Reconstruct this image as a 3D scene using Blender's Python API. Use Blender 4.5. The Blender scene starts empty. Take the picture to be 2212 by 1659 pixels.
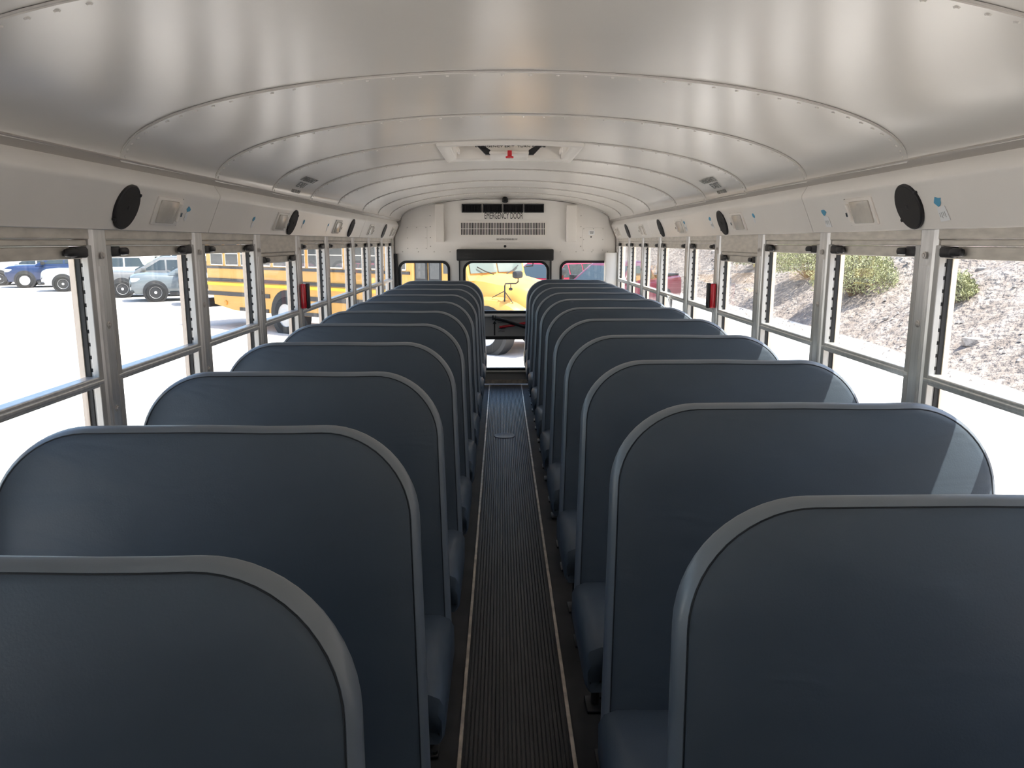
import bpy, bmesh, math, random
from mathutils import Vector, Matrix, noise

random.seed(7)
S = bpy.context.scene
C = S.collection
PI = math.pi
def R(a): return math.radians(a)

# ------------------------------------------------------------------ camera, sky, sun, exposure
cam_d = bpy.data.cameras.new('camera')
cam_d.sensor_width = 36.0
cam_d.lens = 1661.0/2212.0*36.0
cam_d.clip_start = 0.02
cam_d.clip_end = 1000
cam = bpy.data.objects.new('camera', cam_d)
C.objects.link(cam)
cam.location = (-0.043, 0.0, 1.505)
cam.rotation_euler = (PI/2-0.1827, 0, -0.0140)
S.camera = cam

SUN_DIR = Vector((-1.0, 0.28, -2.32)).normalized()
world = bpy.data.worlds.new('world'); S.world = world
world.use_nodes = True
wn = world.node_tree
bg = wn.nodes['Background']
sky = wn.nodes.new('ShaderNodeTexSky')
sky.sky_type = 'NISHITA'
sky.sun_disc = False
sky.sun_elevation = math.asin(-SUN_DIR.z)
sky.sun_rotation = math.atan2(-SUN_DIR.x, -SUN_DIR.y)
sky.air_density = 1.0; sky.dust_density = 2.0; sky.ozone_density = 1.0
wn.links.new(sky.outputs[0], bg.inputs[0])
bg.inputs[1].default_value = 0.16
sd = bpy.data.lights.new('sun', 'SUN')
sd.energy = 4.2; sd.angle = R(0.53); sd.color = (1.0, 0.95, 0.88)
so = bpy.data.objects.new('sun', sd); C.objects.link(so)
so.rotation_euler = SUN_DIR.to_track_quat('-Z', 'Y').to_euler()
so.location = (20, -4, 50)

S.view_settings.view_transform = 'Standard'
S.view_settings.look = 'None'
S.view_settings.exposure = 1.65
S.view_settings.gamma = 1.0
S.view_settings.use_curve_mapping = False

# ------------------------------------------------------------------ materials
MATS = {}
def mat(name, col, rough=0.5, metal=0.0, spec=0.5, var=0.0, vscale=6.0, bump=0.0, bscale=60.0, coat=0.0,
        col2=None, stretch=None, emit=None, bdist=0.002, trans=0.0, wrinkle=0.0):
    m = bpy.data.materials.new(name); m.use_nodes = True
    nt = m.node_tree; p = nt.nodes['Principled BSDF']
    c4 = (*col, 1)
    p.inputs['Base Color'].default_value = c4
    p.inputs['Roughness'].default_value = rough
    p.inputs['Metallic'].default_value = metal
    p.inputs['Specular IOR Level'].default_value = spec
    if coat: p.inputs['Coat Weight'].default_value = coat; p.inputs['Coat Roughness'].default_value = 0.08
    if trans: p.inputs['Transmission Weight'].default_value = trans
    tc = nt.nodes.new('ShaderNodeTexCoord'); mp = nt.nodes.new('ShaderNodeMapping')
    nt.links.new(tc.outputs['Object'], mp.inputs[0])
    if stretch: mp.inputs['Scale'].default_value = stretch
    if var or col2:
        n = nt.nodes.new('ShaderNodeTexNoise'); n.inputs['Scale'].default_value = vscale; n.inputs['Detail'].default_value = 5
        nt.links.new(mp.outputs[0], n.inputs['Vector'])
        r = nt.nodes.new('ShaderNodeValToRGB')
        a = col2 if col2 else tuple(max(0, x*(1-var)) for x in col)
        b = col if col2 else tuple(min(1, x*(1+var)) for x in col)
        r.color_ramp.elements[0].position = 0.35; r.color_ramp.elements[1].position = 0.65
        r.color_ramp.elements[0].color = (*a, 1); r.color_ramp.elements[1].color = (*b, 1)
        nt.links.new(n.outputs['Fac'], r.inputs[0]); nt.links.new(r.outputs[0], p.inputs['Base Color'])
    if bump:
        n2 = nt.nodes.new('ShaderNodeTexNoise'); n2.inputs['Scale'].default_value = bscale; n2.inputs['Detail'].default_value = 4
        nt.links.new(mp.outputs[0], n2.inputs['Vector'])
        b = nt.nodes.new('ShaderNodeBump'); b.inputs['Strength'].default_value = bump; b.inputs['Distance'].default_value = bdist
        nt.links.new(n2.outputs['Fac'], b.inputs['Height']); nt.links.new(b.outputs[0], p.inputs['Normal'])
        if wrinkle:
            mp3 = nt.nodes.new('ShaderNodeMapping'); mp3.inputs['Scale'].default_value = (2.2, 2.2, 7.0); mp3.inputs['Rotation'].default_value = (0, R(24), 0)
            nt.links.new(tc.outputs['Object'], mp3.inputs[0])
            n3 = nt.nodes.new('ShaderNodeTexNoise'); n3.inputs['Scale'].default_value = 1.6; n3.inputs['Detail'].default_value = 2; n3.inputs['Distortion'].default_value = 0.6
            nt.links.new(mp3.outputs[0], n3.inputs['Vector'])
            b3 = nt.nodes.new('ShaderNodeBump'); b3.inputs['Strength'].default_value = wrinkle; b3.inputs['Distance'].default_value = 0.02
            nt.links.new(n3.outputs['Fac'], b3.inputs['Height']); nt.links.new(b3.outputs[0], b.inputs['Normal'])
    if emit: p.inputs['Emission Color'].default_value = (*emit, 1); p.inputs['Emission Strength'].default_value = 1
    MATS[name] = m
    return m
def glass_mat(name, tint, gloss=1.0):
    m = bpy.data.materials.new(name); m.use_nodes = True
    nt = m.node_tree; nt.nodes.remove(nt.nodes['Principled BSDF'])
    t = nt.nodes.new('ShaderNodeBsdfTransparent'); t.inputs[0].default_value = (*tint, 1)
    g = nt.nodes.new('ShaderNodeBsdfGlossy'); g.inputs['Roughness'].default_value = 0.02
    lw = nt.nodes.new('ShaderNodeLayerWeight'); lw.inputs[0].default_value = 0.5
    pw = nt.nodes.new('ShaderNodeMath'); pw.operation = 'POWER'; pw.inputs[1].default_value = 5.0
    mul = nt.nodes.new('ShaderNodeMath'); mul.operation = 'MULTIPLY_ADD'; mul.inputs[1].default_value = 0.5*gloss; mul.inputs[2].default_value = 0.035*gloss
    mx = nt.nodes.new('ShaderNodeMixShader')
    nt.links.new(lw.outputs['Facing'], pw.inputs[0]); nt.links.new(pw.outputs[0], mul.inputs[0]); nt.links.new(mul.outputs[0], mx.inputs[0])
    nt.links.new(t.outputs[0], mx.inputs[1]); nt.links.new(g.outputs[0], mx.inputs[2])
    nt.links.new(mx.outputs[0], nt.nodes['Material Output'].inputs[0])
    MATS[name] = m
    return m
mat('ceiling_paint', (0.705, 0.667, 0.617), 0.225, spec=0.5, var=0.02, vscale=2, bump=0.05, bscale=3, bdist=0.01)
mat('header_paint', (0.90, 0.855, 0.80), 0.30, spec=0.5, var=0.025, vscale=3, bump=0.03, bscale=4, bdist=0.01)
mat('lap_shadow_tone', (0.60, 0.565, 0.52), 0.5)
mat('strip_grey', (0.50, 0.46, 0.42), 0.45)
mat('rear_paint', (0.86, 0.82, 0.77), 0.4, var=0.02, vscale=4)
mat('white_plastic', (0.86, 0.81, 0.75), 0.4)
mat('wall_paint', (0.55, 0.54, 0.52), 0.5, var=0.05)
mat('aluminium', (0.72, 0.71, 0.70), 0.38, metal=0.75, var=0.08, vscale=9, stretch=(8, 8, 1))
mat('aluminium_bright', (0.50, 0.49, 0.475), 0.42, metal=0.35)
mat('sash_tan', (0.68, 0.63, 0.56), 0.5, metal=0.15, var=0.10, vscale=5, stretch=(1, 3, 12))
mat('outer_tan', (0.80, 0.66, 0.54), 0.5)
mat('black_rubber', (0.012, 0.012, 0.013), 0.55)
mat('black_plastic', (0.016, 0.015, 0.017), 0.42, spec=0.35)
mat('speaker_mesh', (0.022, 0.020, 0.020), 0.7, bump=0.6, bscale=500)
mat('dark_slot', (0.006, 0.006, 0.006), 0.8)
mat('lens', (0.62, 0.575, 0.51), 0.22, bump=0.25, bscale=120, var=0.05, vscale=30)
mat('sticker_white', (0.88, 0.88, 0.88), 0.6)
mat('sticker_blue', (0.10, 0.36, 0.55), 0.6)
mat('print_black', (0.015, 0.013, 0.012), 0.6)
mat('print_grey', (0.20, 0.20, 0.18), 0.6)
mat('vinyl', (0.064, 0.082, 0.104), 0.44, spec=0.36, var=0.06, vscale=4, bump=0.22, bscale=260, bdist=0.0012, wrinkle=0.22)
mat('vinyl_edge_sheen', (0.150, 0.172, 0.200), 0.36, spec=0.8, var=0.05, vscale=5, bump=0.15, bscale=260, bdist=0.001)  # lighter than the face vinyl: grazing sheen of the band put into the colour
mat('seam', (0.012, 0.015, 0.02), 0.7)
mat('seat_frame', (0.018, 0.018, 0.019), 0.4, spec=0.4)
mat('floor_rubber', (0.030, 0.028, 0.027), 0.6, var=0.35, vscale=7, bump=0.25, bscale=40)
mat('mat_rubber', (0.022, 0.019, 0.017), 0.42, var=0.45, vscale=5, stretch=(6, 1, 1), bump=0.2, bscale=60)
mat('floor_trim', (0.60, 0.52, 0.44), 0.38, metal=0.55, var=0.25, vscale=20)
mat('red_plastic', (0.55, 0.012, 0.022), 0.25, spec=0.6)
mat('door_panel', (0.40, 0.39, 0.37), 0.5)
mat('chrome', (0.85, 0.85, 0.85), 0.15, metal=1)
mat('screw', (0.62, 0.58, 0.55), 0.35, metal=0.6)
glass_mat('window_glass', (0.95, 0.97, 0.96), 0.9)
# outside
mat('gravel', (0.76, 0.70, 0.645), 0.9, spec=0.2, col2=(0.68, 0.62, 0.565), vscale=1.3, bump=0.5, bscale=9, bdist=0.03)
mat('hill_earth', (0.37, 0.315, 0.28), 0.95, spec=0.1, col2=(0.235, 0.195, 0.17), vscale=2.2, bump=1.0, bscale=6, bdist=0.2)
mat('rock', (0.30, 0.27, 0.25), 0.9, spec=0.2, var=0.25, vscale=3, bump=0.5, bscale=14, bdist=0.03)
mat('leaf', (0.33, 0.335, 0.17), 0.7, var=0.35, vscale=3)
mat('twig', (0.18, 0.13, 0.09), 0.8)
mat('bus_yellow', (0.66, 0.36, 0.095), 0.42, spec=0.4, var=0.05, vscale=2)
mat('bus_rail', (0.055, 0.05, 0.05), 0.6)
mat('strip_yellow', (0.90, 0.58, 0.03), 0.4)  # brighter yellow than the body, for the raised strip between the rails
mat('car_glass', (0.030, 0.042, 0.046), 0.04, spec=0.8)
mat('screen_glass', (0.17, 0.21, 0.20), 0.1, spec=0.5)
mat('bus_glass', (0.060, 0.066, 0.070), 0.08, spec=0.6)
mat('tyre', (0.016, 0.016, 0.017), 0.8)
mat('rim', (0.50, 0.50, 0.51), 0.35, metal=0.2)
mat('rim_dark', (0.025, 0.025, 0.027), 0.5)
mat('trim_dark', (0.022, 0.022, 0.024), 0.6)
mat('lamp_clear', (0.55, 0.58, 0.60), 0.12, spec=0.8)
mat('amber', (0.75, 0.28, 0.03), 0.3)
for n, c in (('paint_blue', (0.008, 0.024, 0.085)), ('paint_white', (0.42, 0.43, 0.45)), ('paint_silver', (0.14, 0.165, 0.18)),
             ('paint_grey', (0.15, 0.15, 0.15)), ('paint_red', (0.30, 0.008, 0.026)), ('paint_maroon', (0.13, 0.014, 0.030)),
             ('paint_dark', (0.05, 0.06, 0.08)), ('paint_tan', (0.42, 0.38, 0.33))):
    mat(n, c, 0.32, spec=0.5, coat=0.5)

# ------------------------------------------------------------------ mesh helpers
class MB:
    def __init__(s): s.v = []; s.f = []
    def add(s, vs, fs):
        o = len(s.v); s.v += [tuple(v) for v in vs]; s.f += [tuple(i+o for i in f) for f in fs]; return s
    def box(s, x0, x1, y0, y1, z0, z1):
        if x0 > x1: x0, x1 = x1, x0
        if y0 > y1: y0, y1 = y1, y0
        if z0 > z1: z0, z1 = z1, z0
        return s.add([(x0,y0,z0),(x1,y0,z0),(x1,y1,z0),(x0,y1,z0),(x0,y0,z1),(x1,y0,z1),(x1,y1,z1),(x0,y1,z1)],
                     [(0,3,2,1),(4,5,6,7),(0,1,5,4),(1,2,6,5),(2,3,7,6),(3,0,4,7)])
    def bbox(s, x0, x1, y0, y1, z0, z1, b=0.004):
        """box with chamfered edges"""
        bm = bmesh.new(); bmesh.ops.create_cube(bm, size=1)
        for v in bm.verts:
            v.co = Vector(((x0+x1)/2+v.co.x*abs(x1-x0), (y0+y1)/2+v.co.y*abs(y1-y0), (z0+z1)/2+v.co.z*abs(z1-z0)))
        bmesh.ops.bevel(bm, geom=bm.edges[:], offset=b, segments=2, affect='EDGES', profile=0.5)
        bm.verts.index_update()
        s.add([v.co[:] for v in bm.verts], [[v.index for v in f.verts] for f in bm.faces]); bm.free()
        return s
    def loft(s, rings, cap0=True, cap1=True, closed=True):
        o = len(s.v); n = len(rings[0])
        for r in rings: s.v += [tuple(p) for p in r]
        for i in range(len(rings)-1):
            for k in range(n if closed else n-1):
                a = o+i*n+k; b = o+i*n+(k+1) % n
                s.f.append((a, b, b+n, a+n))
        if cap0: s.f.append(tuple(o+k for k in reversed(range(n))))
        if cap1: s.f.append(tuple(o+(len(rings)-1)*n+k for k in range(n)))
        return s
    def tube(s, path, r, n=8, closed=False):
        P = [Vector(p) for p in path]; rings = []
        m = len(P)
        for i, p in enumerate(P):
            a = P[(i-1) % m] if (closed or i > 0) else P[i]
            b = P[(i+1) % m] if (closed or i < m-1) else P[i]
            t = (b-a).normalized()
            u = t.cross(Vector((0, 0, 1)))
            if u.length < 0.05: u = t.cross(Vector((0, 1, 0)))
            u.normalize(); w = t.cross(u)
            rr = r[i] if isinstance(r, (list, tuple)) else r
            rings.append([p+u*rr*math.cos(2*PI*k/n)+w*rr*math.sin(2*PI*k/n) for k in range(n)])
        if closed: rings.append(rings[0])
        return s.loft(rings, not closed, not closed)
    def lathe(s, prof, n=24, axis='Y', c=(0, 0, 0), caps=True):
        """prof: list of (radius, along)"""
        rings = []
        for r, h in prof:
            ring = []
            for k in range(n):
                a = 2*PI*k/n; p, q = r*math.cos(a), r*math.sin(a)
                if axis == 'Y': ring.append((c[0]+p, c[1]+h, c[2]+q))
                elif axis == 'X': ring.append((c[0]+h, c[1]+p, c[2]+q))
                else: ring.append((c[0]+p, c[1]+q, c[2]+h))
            rings.append(ring)
        return s.loft(rings, caps, caps)
    def prism(s, pts, lo, hi, axis='Y'):
        n = len(pts)
        def P(a, b, h): return (a, h, b) if axis == 'Y' else ((h, a, b) if axis == 'X' else (a, b, h))
        return s.add([P(a, b, lo) for a, b in pts]+[P(a, b, hi) for a, b in pts],
                     [tuple(range(n))[::-1], tuple(range(n, 2*n))]+[(k, (k+1) % n, n+(k+1) % n, n+k) for k in range(n)])
    def xf(s, M):
        s.v = [tuple(M @ Vector(v)) for v in s.v]; return s
    def mesh(s, name, m, smooth=False):
        me = bpy.data.meshes.new(name); me.from_pydata(s.v, [], s.f)
        bm = bmesh.new(); bm.from_mesh(me); bmesh.ops.recalc_face_normals(bm, faces=bm.faces); bm.to_mesh(me); bm.free()
        me.materials.append(MATS[m])
        if smooth:
            me.polygons.foreach_set('use_smooth', [True]*len(me.polygons))
            try: me.set_sharp_from_angle(angle=R(40))
            except Exception: pass
        return me
    def build(s, name, m, parent=None, smooth=False, **kw):
        return link(name, s.mesh(name, m, smooth), parent, **kw)
def link(name, me, parent=None, label=None, cat=None, group=None, kind=None, loc=None):
    o = bpy.data.objects.new(name, me); C.objects.link(o)
    if parent: o.parent = parent
    if loc is not None: o.location = loc
    return tag(o, label, cat, group, kind)
def tag(o, label=None, cat=None, group=None, kind=None):
    if label: o['label'] = label
    if cat: o['category'] = cat
    if group: o['group'] = group
    if kind: o['kind'] = kind
    return o
def empty(name, loc=(0, 0, 0), rz=0.0, **kw):
    o = bpy.data.objects.new(name, None); C.objects.link(o)
    o.location = loc; o.rotation_euler = (0, 0, rz); o.empty_display_size = 0.1
    return tag(o, **kw)
def copy_tree(o, parent=None):
    c = o.copy(); C.objects.link(c); c.parent = parent
    for ch in o.children: copy_tree(ch, c)
    return c
def rrect(x0, x1, z0, z1, r, n=6, rb=None):
    """rounded rectangle outline, r = top corner radius, rb = bottom corner radius"""
    rb = r if rb is None else rb
    pts = []
    for cx, cz, rr, a0 in ((x1-rb, z0+rb, rb, -90), (x1-r, z1-r, r, 0), (x0+r, z1-r, r, 90), (x0+rb, z0+rb, rb, 180)):
        for k in range(n+1):
            a = R(a0+90*k/n); pts.append((cx+rr*math.cos(a), cz+rr*math.sin(a)))
    return pts
def plate(name, outer, holes, th, m, parent=None, y=0.0, **kw):
    """flat plate in the XZ plane with holes, front face at y, thickness th away from the viewer"""
    cu = bpy.data.curves.new(name, 'CURVE'); cu.dimensions = '2D'; cu.fill_mode = 'BOTH'; cu.extrude = th/2
    for pts in [outer]+holes:
        sp = cu.splines.new('POLY'); sp.points.add(len(pts)-1)
        for k, (a, b) in enumerate(pts): sp.points[k].co = (a, b, 0, 1)
        sp.use_cyclic_u = True
    tmp = bpy.data.objects.new('tmp', cu)
    me = bpy.data.meshes.new_from_object(tmp); bpy.data.objects.remove(tmp); bpy.data.curves.remove(cu)
    me.transform(Matrix.Translation((0, y+th/2, 0)) @ Matrix.Rotation(PI/2, 4, 'X'))
    me.name = name; me.materials.clear(); me.materials.append(MATS[m])
    return link(name, me, parent, **kw)
def ring(name, outer, inner, th, m, parent=None, y=0.0, **kw):
    return plate(name, outer, [inner], th, m, parent, y, **kw)
def text(name, s, M, size, m, parent=None, sx=1.0, align='CENTER', **kw):
    cu = bpy.data.curves.new(name, 'FONT'); cu.body = s; cu.size = size; cu.align_x = align; cu.align_y = 'CENTER'; cu.extrude = 0.0006
    tmp = bpy.data.objects.new('tmp', cu)
    me = bpy.data.meshes.new_from_object(tmp); bpy.data.objects.remove(tmp); bpy.data.curves.remove(cu)
    me.transform(M @ Matrix.Diagonal((sx, 1, 1, 1)))
    me.materials.clear(); me.materials.append(MATS[m])
    return link(name, me, parent, **kw)
REAR_M = Matrix.Rotation(PI/2, 4, 'X')          # text standing in XZ, read from -Y

# ------------------------------------------------------------------ bus shell
W = 1.15                     # inner half width at the pillars
YR = 8.10                    # rear wall
YF = -4.37                   # front wall
PD = 0.7058
P0 = 2.176
POSTS = [P0+PD*i for i in range(-9, 5)] + [P0+4*PD+0.887+PD*i for i in range(4)]
Z_HB, Z_CR, Z_HT, Z_CE, RISE = 1.540, 1.669, 1.710, 1.724, 0.231
def ceil_pt(t): return (1.075*math.sin(t), Z_CE+RISE*math.cos(t))
def ceil_z(x): return Z_CE+RISE*math.sqrt(max(0, 1-(x/1.075)**2))

fl = MB().box(-1.24, 1.24, YF, YR+0.1, -0.06, 0.0).build('floor', 'floor_rubber', kind='structure',
     label='dark rubber floor under the bench seats', cat='floor')
# ribbed aisle runner
MW = 0.162
run = MB().box(-MW, MW, YF+0.3, YR-0.02, 0.0005, 0.004).build('aisle_runner', 'black_rubber',
      label='worn ribbed dark rubber runner along the bus aisle', cat='floor mat')
rb = MB(); nr = 24
for k in range(nr):
    x = -MW+0.006+(2*MW-0.012)*(k+0.5)/nr
    w = 0.0053
    rb.add([(x-w, YF+0.3, 0.004), (x+w, YF+0.3, 0.004), (x+w*0.75, YF+0.3, 0.0092), (x-w*0.75, YF+0.3, 0.0092),
            (x-w, YR-0.03, 0.004), (x+w, YR-0.03, 0.004), (x+w*0.75, YR-0.03, 0.0092), (x-w*0.75, YR-0.03, 0.0092)],
           [(0, 1, 5, 4), (1, 2, 6, 5), (2, 3, 7, 6), (3, 0, 4, 7), (0, 3, 2, 1), (4, 5, 6, 7)])
rb.build('ribs', 'mat_rubber', run, kind='stuff')
for s in (-1, 1):
    MB().bbox(s*(MW+0.001), s*(MW+0.014), YF+0.3, YR-0.03, 0.0005, 0.0115, 0.002).build('edge_strip', 'floor_trim', run)
MB().lathe([(0.0, 0.0095), (0.06, 0.0105), (0.072, 0.0125), (0.082, 0.0125), (0.086, 0.0075)], 28, 'Z', (-0.02, 5.86, 0)).build('access_cover', 'mat_rubber', run, True)
# floor seams either side of the aisle
# ceiling panels
ceil = empty('ceiling', (0, 0, 0), kind='structure', label='curved off white riveted metal bus ceiling', cat='ceiling')
NT = 40
seams = [YF]+[1.345 if abs(p-1.470) < 0.01 else p for p in POSTS[1:]]+[YR]
def arch_ring(y, dz):
    return [(x, y, z+dz) for x, z in (ceil_pt(-PI/2+PI*k/NT) for k in range(NT+1))]
for i in range(len(seams)-1):
    y0, y1 = seams[i], seams[i+1]+0.018
    if y1 > YR: y1 = YR
    if i == len(seams)-2 and y1-y0 < 0.05: break
    hatch = abs(y0-POSTS[11]) < 0.01
    m = MB()
    if not hatch:
        m.loft([arch_ring(y0, 0.003), arch_ring(y0+0.001, -0.0050), arch_ring(y0+0.05, -0.0045), arch_ring(y1-0.06, 0.0), arch_ring(y1, 0.0035)], False, False, False)
    else:
        NTs = [k for k in range(NT+1)]
        half = 0.33
        for sgn in (-1, 1):
            ts = [math.asin(half/1.075)+(PI/2-math.asin(half/1.075))*k/16 for k in range(17)]
            def rr(y, dz): return [(sgn*1.075*math.sin(t), y, Z_CE+RISE*math.cos(t)+dz) for t in ts]
            m.loft([rr(y0, 0.003), rr(y0+0.001, -0.0050), rr(y0+0.05, -0.0045), rr(y1-0.06, 0.0), rr(y1, 0.0035)], False, False, False)
    m.build('ceiling_panel', 'ceiling_paint', ceil, True)
    MB().loft([arch_ring(y0-0.004, 0.001), arch_ring(y0-0.003, -0.0022), arch_ring(y0+0.001, -0.0025)], False, False, False).build('lap_shadow_line', 'lap_shadow_tone', ceil)  # darker strip painting in the gap shadow along each lap
    # rivets along the lap
    rv = MB()
    for k in range(44):
        t = R(-86+172*k/43); x, z = 1.075*math.sin(t), Z_CE+RISE*math.cos(t)-0.0047
        n = Vector((x/1.075**2, 0, (z-Z_CE)/RISE**2)).normalized()
        c = Vector((x, y0+0.022, z)); u = Vector((0, 1, 0)); w = n.cross(u)
        r1 = [c+(u*math.cos(a)+w*math.sin(a))*0.0062 for a in [2*PI*q/6 for q in range(6)]]
        r2 = [c-n*0.0032+(u*math.cos(a)+w*math.sin(a))*0.0038 for a in [2*PI*q/6 for q in range(6)]]
        rv.loft([r1, r2], False, True)
    rv.build('rivets', 'ceiling_paint', ceil, kind='stuff')
# outer roof skin
rings = []
for y in (YF, YR+0.1):
    rings.append([(1.25*math.sin(R(-90+180*k/24)), y, 1.80+0.23*math.cos(R(-90+180*k/24))) for k in range(25)])
MB().loft(rings, False, False, False).build('roof', 'bus_yellow', None, True, kind='structure', label='outer roof skin of the bus', cat='roof')

# header bulkheads (left = -1, right = 1)
HSEAMS = [YF, -0.17, 2.95, 6.07, YR-0.06]
for s, nm in ((-1, 'trim_1'), (1, 'trim_2')):
    h = empty(nm, kind='structure', cat='header panel',
              label='off white header panels above the windows facing %s' % ('parked cars' if s < 0 else 'the rocky slope'))
    for i in range(4):
        g = 0.0025
        a, b = HSEAMS[i]+g, HSEAMS[i+1]-g
        prof = [(1.200, Z_HB+0.004), (1.146, Z_HB-0.002), (1.138, Z_HB), (1.137, Z_HB+0.006), (1.090, Z_CR-0.012), (1.086, Z_CR-0.004), (1.086, Z_CR+0.006), (1.105, Z_HT), (1.2, Z_HT+0.003)]
        m = MB(); rgs = []
        ends = [(a, 0.0), (b, 0.0)]
        if i == 3: ends = [(a, 0.0), (b-0.03, 0.0), (b, 0.02)]
        for y, ins in ends:
            rgs.append([(s*(x+ins), y, z) for x, z in prof])
        m.loft(rgs, True, True)
        m.build('header_panel', 'header_paint', h, True)
    MB().loft([[(s*1.107, y, Z_HT-0.002), (s*1.100, y, Z_HT+0.002), (s*1.070, y, Z_CE+0.001), (s*1.074, y, Z_CE+0.006), (s*1.10, y, Z_CE+0.012)] for y in (YF, YR)]).build('raceway_strip', 'strip_grey', h)

# side walls with pillars
wall = {}
for s, nm in ((-1, 'wall_left'), (1, 'wall_right')):
    w = empty(nm, kind='structure', cat='wall', label='lower bus side wall and metal window pillars %s' % ('beside the shaded seats' if s < 0 else 'beside the sunlit seats'))
    wall[s] = w
    MB().box(s*1.15, s*1.23, YF, YR, -0.06, 0.78).build('lower_panel', 'wall_paint', w)
    MB().box(s*1.205, s*1.222, YF, YR+0.02, 1.54, 1.86).build('outer_panel', 'bus_yellow', w)
    MB().box(s*1.15, s*1.23, POSTS[-1]-0.04, YR+0.05, 0.78, 1.56).build('rear_corner_panel', 'rear_paint', w)
    # pillar meshes shared
    pm = MB()
    hw = 0.032
    pr = [(s*1.215, -0.045), (s*1.160, -0.045), (s*1.1515, -hw), (s*1.1515, hw), (s*1.160, 0.045), (s*1.215, 0.045)]
    pm.prism(pr, 0.72, Z_HB+0.01, 'Z')
    pm.prism([(s*1.1516, -0.021), (s*1.1475, -0.018), (s*1.1475, 0.018), (s*1.1516, 0.021)], 0.72, 1.44, 'Z')
    pme = pm.mesh('pillar', 'aluminium')
    sc = MB()
    for z in (1.468, 1.275, 1.035, 0.84):
        sc.lathe([(0.0105, 0.0), (0.0105, s*-0.0015), (0.007, s*-0.002), (0.006, s*-0.005), (0.0, s*-0.006)], 10, 'X', (s*1.1475, 0, z))
    sme = sc.mesh('pillar_screws', 'screw')
    for y in POSTS:
        p = link('pillar', pme, w, loc=(0, y, 0))
        if y > 1: link('screws', sme, p, kind='stuff')

# ------------------------------------------------------------------ windows
CACHE = {}
def cached(key, fn):
    if key not in CACHE: CACHE[key] = fn()
    return CACHE[key]
def window(n, s, y0, y1, drop, lab):
    L = round(y1-y0-0.09, 4)
    zt = 1.468-(0.058 if drop else 0.0)
    w = empty('window_%d' % n, (0, (y0+y1)/2, 0), kind='structure', label=lab, cat='window')
    h = L/2
    K = (s, L, drop)
    def X(o): return s*(1.15+o)
    def part(nm, fn, m, smooth=False, par=w, kind=None):
        me = cached((nm,)+K, lambda: fn().mesh(nm, m, smooth))
        return link(nm, me, par, kind=kind)
    part('head_panel', lambda: MB().bbox(X(0.006), X(0.06), -h, h, zt+0.044, Z_HB+0.004, 0.003), 'sash_tan')
    part('head_lip', lambda: MB().bbox(X(0.014), X(0.06), -h, h, zt+0.026, zt+0.0435, 0.004), 'sash_tan')
    part('sash_rail', lambda: MB().bbox(X(0.022), X(0.05), -h+0.012, h-0.012, zt-0.008, zt+0.025, 0.003), 'sash_tan')
    for e in (-1, 1):
        lk = (e,)
        me = cached(('latch', e)+K, lambda: MB().bbox(X(0.004), X(0.024), e*(h-0.010), e*(h-0.078), zt-0.005, zt+0.024, 0.005).mesh('latch', 'black_plastic', True))
        la = link('latch', me, w)
        me = cached(('knob', e)+K, lambda: MB().bbox(X(-0.002), X(0.016), e*(h-0.066), e*(h-0.122), zt-0.002, zt+0.021, 0.009).mesh('latch_knob', 'black_plastic', True))
        link('latch_knob', me, la)
        a, b = e*h, e*(h-0.010)
        zb = 0.78
        me = cached(('jc', e)+K, lambda: MB().bbox(X(0.004), X(0.021), e*(h+0.004), e*(h-0.020), zb, zt+0.028, 0.002).mesh('jamb_channel', 'aluminium_bright'))
        jc = link('jamb_channel', me, w)
        me = cached(('jt', e)+K, lambda: MB().box(X(0.021), X(0.030), e*h, e*(h-0.012), zb, zt+0.02).mesh('track', 'aluminium_bright'))
        link('track', me, w)
        if e > 0 and y1 > 1.5:
            def notches():
                q = MB()
                for k in range(9):
                    z = 1.15+k*0.036
                    if z < zt-0.02: q.box(X(0.022), X(0.0285), e*(h-0.0115), e*(h-0.0135), z, z+0.010)
                return q.mesh('notches', 'dark_slot')
            link('notches', cached(('no', e)+K, notches), w, kind='stuff')
        me = cached(('jg', e)+K, lambda: MB().box(X(0.030), X(0.043), e*h, e*(h-0.016), zb, zt).mesh('gasket', 'black_rubber'))
        link('gasket', me, w)
        me = cached(('jo', e)+K, lambda: MB().box(X(0.043), X(0.058), e*h, e*(h-0.020), zb, zt+0.02).mesh('outer_frame', 'outer_tan'))
        link('outer_frame', me, w)
    part('mid_rail', lambda: MB().bbox(X(0.006), X(0.046), -h-0.002, h+0.002, 1.108, 1.138, 0.004).bbox(X(0.002), X(0.02), -h-0.002, h+0.002, 1.116, 1.128, 0.003), 'aluminium')
    part('sill', lambda: MB().bbox(X(0.0), X(0.07), -h, h, 0.77, 0.80, 0.004), 'aluminium')
    part('upper_pane', lambda: MB().box(X(0.036), X(0.0375), -h+0.012, h-0.012, 1.13, zt), 'window_glass')
    part('lower_pane', lambda: MB().box(X(0.048), X(0.0495), -h+0.012, h-0.012, 0.79, 1.12), 'window_glass')
    return w
wn_ = 0
ORD = ['first', 'second', 'third', 'fourth', 'fifth', 'sixth', 'seventh', 'eighth', 'ninth', 'tenth', 'eleventh', 'twelfth', 'thirteenth', 'fourteenth', 'fifteenth', 'sixteenth', 'seventeenth']
for s in (-1, 1):
    for i in range(len(POSTS)-1):
        wn_ += 1
        k = len(POSTS)-2-i
        drop = i == 11
        side = 'facing the parked cars and yellow bus' if s < 0 else 'facing the rocky slope'
        window(wn_, s, POSTS[i], POSTS[i+1], drop,
               'split sash window %s, %s from the rear corner' % (side, ORD[k]) + (', with a deeper head' if drop else ''))

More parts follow.
